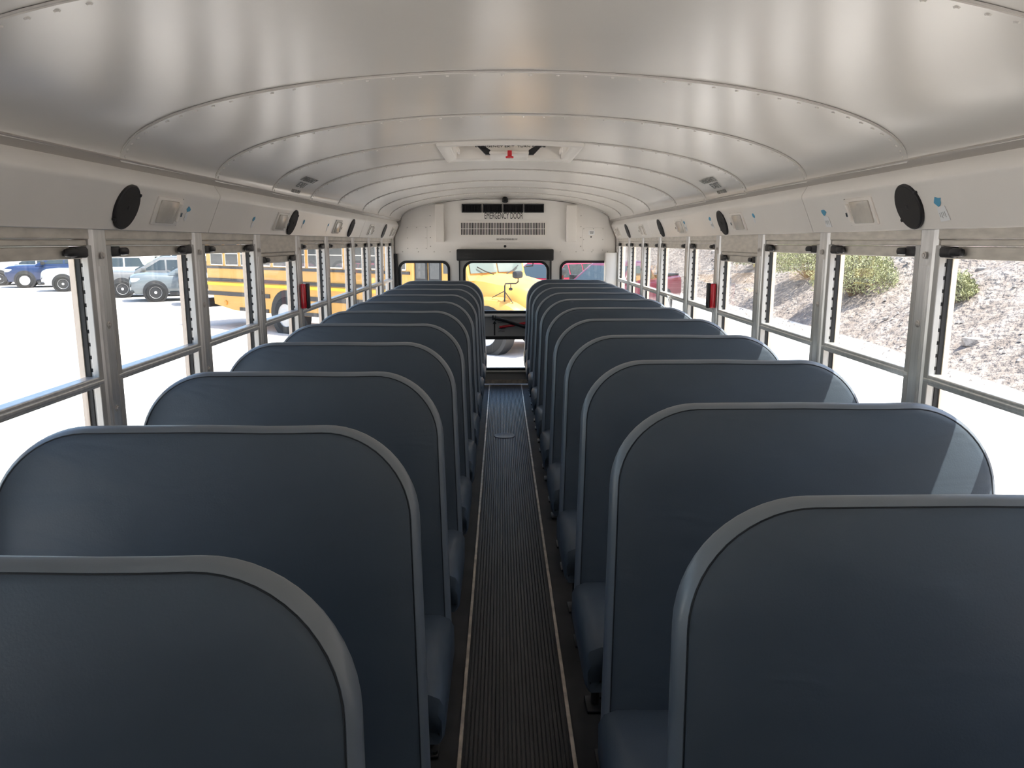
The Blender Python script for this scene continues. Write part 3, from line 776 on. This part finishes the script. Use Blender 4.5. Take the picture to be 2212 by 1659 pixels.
for k in range(5200):
    y = rnd.uniform(3, 60); x = 7.4+rnd.random()**1.4*16
    z = hill_z(x, y) if x > 8 else GZ
    if any(math.hypot(x-a, y-b) < r+0.15 for a, b, r in SHRUBS): continue
    r = rnd.uniform(0.02, 0.085); a = rnd.uniform(0, 6); c, s_ = math.cos(a)*r, math.sin(a)*r
    z = max(z, GZ)
    peb.add([(x+c, y+s_, z-0.01), (x-s_, y+c, z-0.01), (x-c*.8, y-s_*.9, z-0.01), (x+s_, y-c*.7, z-0.01), (x+c*.1, y, z+r*.8)], [(0, 1, 4), (1, 2, 4), (2, 3, 4), (3, 0, 4)])
peb.build('rubble', 'rock', hill, kind='stuff')
def shrub(x, y, r, h, n, lab, seed):
    rn = random.Random(seed)
    z0 = hill_z(x, y)
    o = empty('shrub', (x, y, z0-0.05), label=lab, cat='shrub', group='desert shrubs on the slope')
    tw = MB(); lf = MB()
    for k in range(40):
        a = rn.uniform(0, 2*PI); t = rn.uniform(0.1, 1.0)
        tip = Vector((math.cos(a)*r*t, math.sin(a)*r*t, h*rn.uniform(.5, 1)*(1-0.35*t*t)))
        tw.tube([(0.1*math.cos(a), 0.1*math.sin(a), 0), tip*0.5+Vector((0, 0, 0.12)), tip], [0.022, 0.014, 0.005], 4)
    for k in range(n):
        a = rn.uniform(0, 2*PI); t = math.sqrt(rn.random()); v = rn.random()**0.7
        hh = h*math.sqrt(max(0.02, 1-t*t*0.85))
        lump = 1+0.22*noise.noise(Vector((math.cos(a)*2, math.sin(a)*2, v*3+seed)))
        p = Vector((math.cos(a)*r*t*lump, math.sin(a)*r*t*lump, (0.12+0.88*v)*hh*lump))
        d = Vector((rn.uniform(-1, 1), rn.uniform(-1, 1), rn.uniform(0.1, 1.2))).normalized()*rn.uniform(0.045, 0.10)
        w = d.cross(Vector((rn.uniform(-1, 1), rn.uniform(-1, 1), rn.uniform(-1, 1)))).normalized()*0.014
        lf.add([p-w, p+w, p+w*0.6+d, p-w*0.6+d], [(0, 1, 2, 3)])
    tw.build('stems', 'twig', o); lf.build('foliage', 'leaf', o, kind='stuff')
shrub(10.7, 23.4, 1.25, 1.75, 9000, 'largest yellow green shrub low on the slope', 3)
shrub(11.1, 28.0, 1.75, 1.9, 12000, 'wide green shrub upslope behind the largest shrub', 5)
shrub(10.80, 18.2, 0.45, 0.72, 2200, 'small yellow green shrub alone above the bare slope', 8)
shrub(11.2, 34.0, 0.95, 1.2, 3500, 'small dark shrub on the slope beyond the deep headed window', 9)

# ------------------------------------------------------------------ vehicles
def rbox_ring(x0, x1, hw, z, r=0.12, n=3):
    pts = []
    for cx, cy, a0 in ((x1-r, hw-r, 0), (x0+r, hw-r, 90), (x0+r, -hw+r, 180), (x1-r, -hw+r, 270)):
        for k in range(n+1):
            a = R(a0+90*k/n); pts.append((cx+r*math.cos(a), cy+r*math.sin(a), z))
    return pts
def wheel(par, x, y, r, wdt, s, spokes=6, steel=False):
    w = empty('wheel', (x, y, r)); w.parent = par
    MB().lathe([(r*0.62, -wdt/2), (r*0.9, -wdt/2), (r*0.985, -wdt/2+0.03), (r, -wdt/2+0.07), (r, wdt/2-0.07), (r*0.985, wdt/2-0.03), (r*0.9, wdt/2), (r*0.62, wdt/2)], 26, caps=False).build('tyre', 'tyre', w, True)
    yo = s*(wdt/2-0.02)
    MB().lathe([(0.0, yo-s*0.06), (r*0.56, yo-s*0.05), (r*0.60, yo)], 24).build('rim_dish', 'rim' if steel else 'rim_dark', w, True)
    m = MB()
    m.lathe([(r*0.56, yo-s*0.01), (r*0.64, yo+s*0.012), (r*0.66, yo), (r*0.60, yo-s*0.02)], 24, caps=False)
    for k in range(spokes):
        a = 2*PI*k/spokes+0.3; c, q = math.cos(a), math.sin(a); p, d = -q*r*0.075, c*r*0.075
        m.add([(p*1.2, yo, d*1.2), (-p*1.2, yo, -d*1.2), (c*r*.6-p, yo-s*0.005, q*r*.6-d), (c*r*.6+p, yo-s*0.005, q*r*.6+d),
               (p*1.2, yo-s*0.04, d*1.2), (-p*1.2, yo-s*0.04, -d*1.2), (c*r*.6-p, yo-s*0.04, q*r*.6-d), (c*r*.6+p, yo-s*0.04, q*r*.6+d)],
              [(0, 1, 2, 3), (0, 3, 7, 4), (1, 5, 6, 2), (2, 6, 7, 3)])
    m.lathe([(r*0.16, yo-s*0.02), (r*0.15, yo+s*0.012), (0, yo+s*0.016)], 12)
    m.build('rim', 'rim', w, True)
def car(name, kind, x, y, hd, paint, lab, cat, hoodz=1.10, front_dark=False, scale=1.0, group=None):
    o = empty(name, (x, y, GZ), hd, label=lab, cat=cat, group=group)
    pick = kind == 'pickup'
    L = 5.7 if pick else 4.95
    F = L/2; B = -L/2
    hw = 0.99
    bz = 1.22 if pick else 1.14
    wb_f, wb_r = F-0.95, B+(1.25 if pick else 1.05)
    wr = 0.41 if pick else 0.39
    cowl = F-1.55
    st = [(F, 0.48, 0.86, 0.78), (F-0.06, 0.38, hoodz-0.10, 0.88), (F-0.22, 0.33, hoodz-0.02, 0.95), (F-0.7, 0.33, hoodz+0.03, hw), (cowl, 0.33, bz-0.02, hw), (cowl-0.5, 0.33, bz, hw)]
    if pick: st += [(B+1.95, 0.35, bz+0.02, hw), (B+1.9, 0.38, bz+0.08, hw), (B+0.05, 0.45, bz+0.12, hw), (B, 0.55, bz+0.08, hw-0.03)]
    else: st += [(0, 0.33, bz+0.02, hw), (B+0.5, 0.36, bz+0.03, hw-0.01), (B+0.08, 0.42, bz, hw-0.05), (B, 0.55, bz-0.15, hw-0.10)]
    rs = []
    for px, zb, zt, h in st:
        rs.append([(px, yy, zz) for yy, zz in ((-h*.84, zb), (h*.84, zb), (h*.96, zb+.10), (h, zb+.28), (h, zt-.24), (h*.975, zt-.09), (h*.90, zt-.02), (h*.6, zt+.02), (0, zt+.03), (-h*.6, zt+.02), (-h*.90, zt-.02), (-h*.975, zt-.09), (-h, zt-.24), (-h, zb+.28), (-h*.96, zb+.10))])
    MB().loft(rs).build('body', paint, o, True)
    # cabin
    gx1 = cowl+0.12; gx0 = (-0.95 if pick else B+0.06); top = 1.86 if pick else 1.80
    levels = [(bz-0.06, gx0, gx1, hw*.955), (bz+0.05, gx0+0.01, gx1-0.10, hw*.945), (top-0.14, gx0+(0.22 if pick else 0.26), gx1-0.92, hw*.80), (top-0.04, gx0+0.36, gx1-1.10, hw*.72), (top, gx0+0.55, gx1-1.35, hw*.58)]
    MB().loft([rbox_ring(a, b, h, z, 0.10) for z, a, b, h in levels]).build('cabin', paint, o, True)
    def lv(z):
        for (z0, a0, b0, h0), (z1, a1, b1, h1) in zip(levels, levels[1:]):
            if z0 <= z <= z1:
                t = (z-z0)/(z1-z0); return a0+(a1-a0)*t, b0+(b1-b0)*t, h0+(h1-h0)*t
    zl, zh = bz+0.055, top-0.15
    al, bl, hl = lv(zl); ah, bh, hh = lv(zh)
    def pane(nm, pts): MB().add(pts, [tuple(range(len(pts)))]).build(nm, 'car_glass', o)
    def solid(nm, pts, off):
        off = Vector(off); n = len(pts)
        MB().add([Vector(p) for p in pts]+[Vector(p)-off for p in pts], [tuple(range(n)), tuple(range(n, 2*n))[::-1]]+[(k, (k+1) % n, n+(k+1) % n, n+k) for k in range(n)]).build(nm, 'car_glass', o)
    solid('windshield', [(bl+.012, -hl+.13, zl), (bl+.012, hl-.13, zl), (bh+.012, hh-.11, zh), (bh+.012, -hh+.11, zh)], (0.02, 0, 0))
    solid('rear_window', [(al-.012, -hl+.15, zl+0.03), (al-.012, hl-.15, zl+0.03), (ah-.012, hh-.13, zh), (ah-.012, -hh+.13, zh)], (-0.02, 0, 0))
    cuts = [bl-0.30, bl-1.28, bl-1.36, al+0.16] if pick else [bl-0.30, bl-1.22, bl-1.30, bl-2.18, bl-2.26, al+0.20]
    for s in (-1, 1):
        for k in range(0, len(cuts), 2):
            f0, r0 = cuts[k], cuts[k+1]
            f1 = f0-(bl-bh)*0.92 if k == 0 else f0
            r1 = r0+((ah-al)*0.8 if k == len(cuts)-2 else 0)
            if f1 < r1+0.15: f1 = r1+0.15
            solid('side_window', [(r0, s*(hl+.008), zl+.01), (f0, s*(hl+.008), zl+.01), (f1, s*(hh+.008), zh), (r1, s*(hh+.008), zh)], (0, s*0.02, 0))
        m = MB().bbox(bl-0.22, bl-0.42, s*(hw-0.02), s*(hw+0.20), bz+0.02, bz+0.20, 0.04)
        m.build('mirror', paint if not pick else 'trim_dark', o, True)
        for px in (wb_f, wb_r):
            MB().lathe([(wr*1.24, s*(hw-0.30)), (wr*1.24, s*(hw+0.004)), (wr*1.20, s*(hw+0.010)), (0.0, s*(hw+0.008))], 26, 'Y', (px, 0, wr+0.02)).build('wheel_arch', 'trim_dark', o, True)
            wheel(o, px, s*(hw-0.08), wr, 0.26, s, 6 if not pick else 5, pick)
        MB().bbox(F-0.42, F-0.045, s*0.58, s*0.955, hoodz-0.30, hoodz-0.14, 0.03).build('headlamp', 'lamp_clear', o, True)
        MB().bbox(F-0.16, F-0.01, s*0.60, s*0.80, 0.55, 0.64, 0.02).build('fog_lamp', 'lamp_clear', o, True)
        MB().bbox(B-0.005, B+0.15, s*0.78, s*(hw-0.04), bz-0.30, bz-0.02, 0.02).build('tail_lamp', 'red_plastic', o, True)
        hdl = MB()
        for px in ([bl-1.18] if pick else [bl-1.12, bl-2.05]): hdl.bbox(px-0.10, px+0.10, s*(hw-0.01), s*(hw+0.03), bz-0.18, bz-0.14, 0.01)
        hdl.build('door_handles', paint, o)
        MB().box(wb_r+0.55, wb_f-0.55, s*(hw*.86), s*(hw*.985), 0.26, 0.40).build('sill_trim', 'trim_dark', o)
    MB().bbox(F-0.10, F+0.012, -0.55, 0.55, hoodz-0.36, hoodz-0.14, 0.02).build('grille', 'trim_dark', o, True)
    MB().bbox(F-0.14, F+0.03, -0.90, 0.90, 0.36, 0.66 if front_dark else 0.48, 0.04).build('bumper', 'trim_dark' , o, True)
    if pick:
        MB().box(B+0.08, -1.02, -hw+0.10, hw-0.10, bz+0.10, bz+0.165).build('bed_liner', 'trim_dark', o)
    return o
def H(dx, dy): return math.atan2(dy, dx)
hd = H(-0.90, -0.43)
def by_front_wheel(wx, wy, hd, kind):
    """car centre so that the front wheel nearest the bus stands at (wx, wy)"""
    L = 5.7 if kind == 'pickup' else 4.95
    fx = L/2-0.95
    c, s = math.cos(hd), math.sin(hd)
    lx, ly = fx, 0.91      # the left side faces the bus
    return wx-(lx*c-ly*s), wy-(lx*s+ly*c)
for nm, kind, wx, wy, paint, lab, cat, kw in (
    ('pickup_truck', 'pickup', -25.8, 42.3, 'paint_blue', 'dark blue pickup truck with a black front bumper in the parked row', 'pickup truck', dict(front_dark=True, hoodz=1.16)),
    ('sport_utility_vehicle', 'suv', -21.98, 39.1, 'paint_white', 'white sport utility vehicle parked in front of the blue pickup', 'car', {}),
    ('sport_utility_vehicle', 'suv', -16.96, 34.8, 'paint_grey', 'grey sport utility vehicle half hidden behind the pale silver one', 'car', dict(hoodz=1.13)),
    ('sport_utility_vehicle', 'suv', -14.41, 32.34, 'paint_silver', 'pale silver sport utility vehicle with dark spoked wheels', 'car', dict(hoodz=1.13)),
    ('pickup_truck', 'pickup', -11.52, 30.4, 'paint_white', 'white pickup truck partly behind the back end of the yellow bus', 'pickup truck', dict(hoodz=1.16)),
    ('sedan', 'suv', -28.6, 44.6, 'paint_white', 'white car at the far end of the row beyond the blue pickup', 'car', {})):
    cx, cy_ = by_front_wheel(wx, wy, hd, kind)
    car(nm, kind, cx, cy_, hd, paint, lab, cat, **kw)
car('sport_utility_vehicle', 'suv', -25.8, 54.0, H(0.93, 0.3), 'paint_white', 'white sport utility vehicle standing behind the grey one', 'car')
car('sport_utility_vehicle', 'suv', -33.0, 60.0, hd, 'paint_dark', 'dark car far behind the blue pickup', 'car')
car('pickup_truck', 'pickup', -24.5, 58.0, hd, 'paint_tan', 'tan pickup truck far behind the grey vehicle', 'pickup truck')
car('sport_utility_vehicle', 'suv', -17.0, 52.0, hd, 'paint_dark', 'dark car far behind the pale silver vehicle', 'car')
car('sport_utility_vehicle', 'suv', -41.0, 66.0, hd, 'paint_white', 'white car farthest away behind the parked row', 'car')
hr = H(-0.60, -0.80)
car('sport_utility_vehicle', 'suv', 1.55, 28.4, hr, 'paint_red', 'bright red car behind the yellow bus hood', 'car', hoodz=1.12)
car('pickup_truck', 'pickup', 3.75, 25.2, hr, 'paint_maroon', 'dark red pickup truck with a long bed below the slope', 'pickup truck', hoodz=1.2)

# ------------------------------------------------------------------ yellow school bus across the rear
bus = empty('school_bus', (-8.03, 23.97, GZ), R(-36.3), label='yellow school bus with black rub rails parked across the yard', cat='bus')
BL = 9.62
rs = []
for px, zb, h in ((0.0, 0.95, 1.15), (0.06, 0.92, 1.20), (0.32, 0.92, 1.20), (0.34, 0.67, 1.20), (1.3, 0.52, 1.20), (8.1, 0.52, 1.20), (BL, 0.52, 1.20)):
    rr = [(px, -h, zb), (px, h, zb), (px, h, 2.55)]
    for k in range(1, 12): a = PI*k/12; rr.append((px, h*math.cos(a), 2.55+0.52*math.sin(a)))
    rr += [(px, -h, 2.55)]
    rs.append(rr)
MB().loft(rs).build('body_shell', 'bus_yellow', bus, True)
for s in (-1, 1):
    for nm, z0, z1, x0, x1, m_, th in (('rub_rail', 1.70, 1.77, 0.05, 8.15, 'bus_rail', 0.025), ('rub_rail', 1.335, 1.42, 0.05, 8.15, 'bus_rail', 0.03), ('yellow_strip', 1.225, 1.305, 0.05, 8.15, 'strip_yellow', 0.03),
                                       ('rub_rail', 0.93, 1.04, 0.05, 2.93, 'bus_rail', 0.025), ('rub_rail', 0.93, 1.04, 4.27, 8.15, 'bus_rail', 0.025), ('skirt_strip', 0.525, 0.62, 1.55, 2.85, 'bus_rail', 0.02), ('skirt_strip', 0.525, 0.62, 4.3, 8.15, 'bus_rail', 0.02)):
        MB().box(x0, x1, s*1.195, s*(1.20+th), z0, z1).build(nm, m_, bus)
    for k in range(11):
        x0 = 0.28+k*0.715; x1 = x0+0.60
        w = MB()
        for a in ((x0, x1, 1.790, 1.825), (x0, x1, 2.51, 2.53), (x0, x0+0.018, 1.79, 2.53), (x1-0.018, x1, 1.79, 2.53), (x0, x1, 2.115, 2.14)):
            w.box(a[0], a[1], s*1.195, s*1.214, a[2], a[3])
        wo = w.build('window', 'sash_tan', bus)
        MB().box(x0+0.02, x1-0.02, s*1.195, s*1.206, 1.81, 2.51).build('pane', 'bus_glass', wo)
    MB().lathe([(0.66, s*0.9), (0.66, s*1.206), (0.62, s*1.212), (0, s*1.208)], 30, 'Y', (3.60, 0, 0.52)).build('wheel_arch', 'trim_dark', bus, True)
    wheel(bus, 3.60, s*1.10, 0.50, 0.30, s, 8, True)
    wheel(bus, 10.35, s*1.07, 0.50, 0.28, s, 8, True)
# entry door
MB().box(8.22, 8.30, -1.225, -1.19, 0.6, 2.55).build('door_post', 'bus_yellow', bus)
for x0, x1 in ((8.32, 8.70), (8.74, 9.12)):
    d = MB().box(x0, x1, -1.222, -1.19, 0.60, 2.50).build('entry_door', 'trim_dark', bus)
    MB().box(x0+0.05, x1-0.05, -1.228, -1.215, 1.62, 2.44).build('pane', 'bus_glass', d)
    MB().box(x0+0.05, x1-0.05, -1.228, -1.215, 0.72, 1.54).build('pane', 'bus_glass', d)
MB().box(9.18, 9.55, -1.212, -1.19, 1.75, 2.45).build('cab_side_pane', 'bus_glass', bus)
MB().box(8.3, 9.5, 1.19, 1.212, 1.75, 2.45).build('cab_side_pane', 'bus_glass', bus)
# windshield, cowl
MB().prism([(BL, 1.60), (9.86, 1.60), (9.80, 1.72), (9.62, 2.56), (BL, 2.62)], -1.12, 1.12, 'Y').build('windshield_frame', 'bus_yellow', bus)
for s in (-1, 1):
    MB().add([(9.825, s*0.03, 1.76), (9.825, s*1.02, 1.76), (9.665, s*1.00, 2.48), (9.665, s*0.03, 2.48), (9.805, s*0.03, 1.76), (9.805, s*1.02, 1.76), (9.645, s*1.0, 2.48), (9.645, s*0.03, 2.48)],
             [(0, 1, 2, 3), (7, 6, 5, 4), (0, 4, 5, 1), (1, 5, 6, 2), (2, 6, 7, 3), (3, 7, 4, 0)]).build('windshield', 'screen_glass', bus)
    MB().tube([(9.89, s*0.25, 1.72), (9.86, s*0.55, 1.80), (9.83, s*0.80, 1.90)], 0.012, 5).build('wiper', 'trim_dark', bus)
# hood and fenders
def hood_ring(px, zt, ht, hb, zb):
    return [(px, -hb, zb), (px, -hb*1.0, zt-0.32), (px, -ht, zt-0.08), (px, -ht*0.82, zt), (px, 0, zt+0.05), (px, ht*0.82, zt), (px, ht, zt-0.08), (px, hb, zt-0.32), (px, hb, zb)]
MB().loft([hood_ring(9.70, 1.70, 0.95, 1.00, 0.75), hood_ring(10.1, 1.66, 0.90, 0.96, 0.75), hood_ring(10.9, 1.52, 0.76, 0.84, 0.75), hood_ring(11.2, 1.44, 0.70, 0.78, 0.72), hood_ring(11.30, 1.34, 0.64, 0.74, 0.72)]).build('hood', 'bus_yellow', bus, True)
for s in (-1, 1):
    rs = []
    for px, zt in ((9.62, 1.12), (9.85, 1.20), (10.2, 1.26), (10.6, 1.25), (10.95, 1.14), (11.2, 1.0), (11.28, 0.86)):
        zb = 0.62 if px < 9.8 or px > 11 else 0.95
        rs.append([(px, s*0.70, zb), (px, s*0.70, zt+0.02), (px, s*0.98, zt), (px, s*1.12, zt-0.06), (px, s*1.17, zt-0.18), (px, s*1.17, zb)])
    MB().loft(rs).build('fender', 'bus_yellow', bus, True)
    MB().lathe([(0.58, s*0.85), (0.58, s*1.175), (0.55, s*1.18), (0, s*1.178)], 26, 'Y', (10.35, 0, 0.50)).build('wheel_arch', 'trim_dark', bus, True)
    MB().lathe([(0.11, 0.0), (0.11, 0.05), (0.09, 0.07), (0, 0.075)], 16, 'X', (11.22, s*0.90, 0.92)).build('headlamp', 'lamp_clear', bus, True)
    MB().bbox(11.15, 11.30, s*1.03, s*1.12, 0.88, 0.96, 0.01).build('turn_lamp', 'amber', bus)
    # mirrors
    m = MB().tube([(10.75, s*1.02, 1.18), (10.77, s*1.04, 1.30), (10.77, s*1.04, 1.52), (10.80, s*1.05, 1.57), (11.00, s*0.94, 1.575), (11.04, s*0.92, 1.61), (11.04, s*0.92, 1.70)], 0.018, 6).build('mirror_arm', 'trim_dark', bus, True)
    MB().bbox(10.95, 11.09, s*0.78, s*1.04, 1.68, 1.84, 0.05).build('mirror_head', 'trim_dark', m, True)
    MB().tube([(10.90, s*1.0, 1.57), (10.90, s*1.0, 1.47)], 0.010, 5).tube([(10.75, s*1.04, 1.40), (10.45, s*1.06, 1.26)], 0.010, 5).tube([(10.77, s*1.04, 1.40), (10.95, s*0.98, 1.15)], 0.010, 5).lathe([(0.0, 1.42), (0.035, 1.43), (0.045, 1.455), (0.03, 1.48), (0, 1.485)], 10, 'Z', (10.90, s*1.0, 0)).build('mirror_stays', 'trim_dark', m)
    m = MB().tube([(9.70, s*1.15, 1.85), (9.85, s*1.40, 1.87), (9.86, s*1.42, 2.0)], 0.018, 6).build('side_mirror_arm', 'trim_dark', bus)
    MB().bbox(9.80, 9.92, s*1.28, s*1.56, 1.95, 2.25, 0.03).build('side_mirror', 'trim_dark', m, True)
g = MB().box(11.27, 11.315, -0.58, 0.58, 0.80, 1.30).build('grille', 'trim_dark', bus)
for k in range(13):
    yy = -0.54+1.08*k/12
    MB().box(11.31, 11.335, yy-0.028, yy+0.028, 0.82, 1.28).build('grille_bar', 'bus_yellow', g)
MB().bbox(11.22, 11.42, -1.18, 1.18, 0.50, 0.74, 0.03).build('front_bumper', 'trim_dark', bus)
MB().bbox(-0.18, 0.02, -1.18, 1.18, 0.55, 0.82, 0.03).build('rear_bumper', 'trim_dark', bus)
MB().box(0.3, 11.2, -0.45, 0.45, 0.50, 0.72).build('chassis', 'trim_dark', bus)
MB().lathe([(0.07, 0), (0.07, -0.03), (0, -0.035)], 12, 'Y', (0.9, -1.2, 0.72)).build('side_reflector', 'amber', bus)
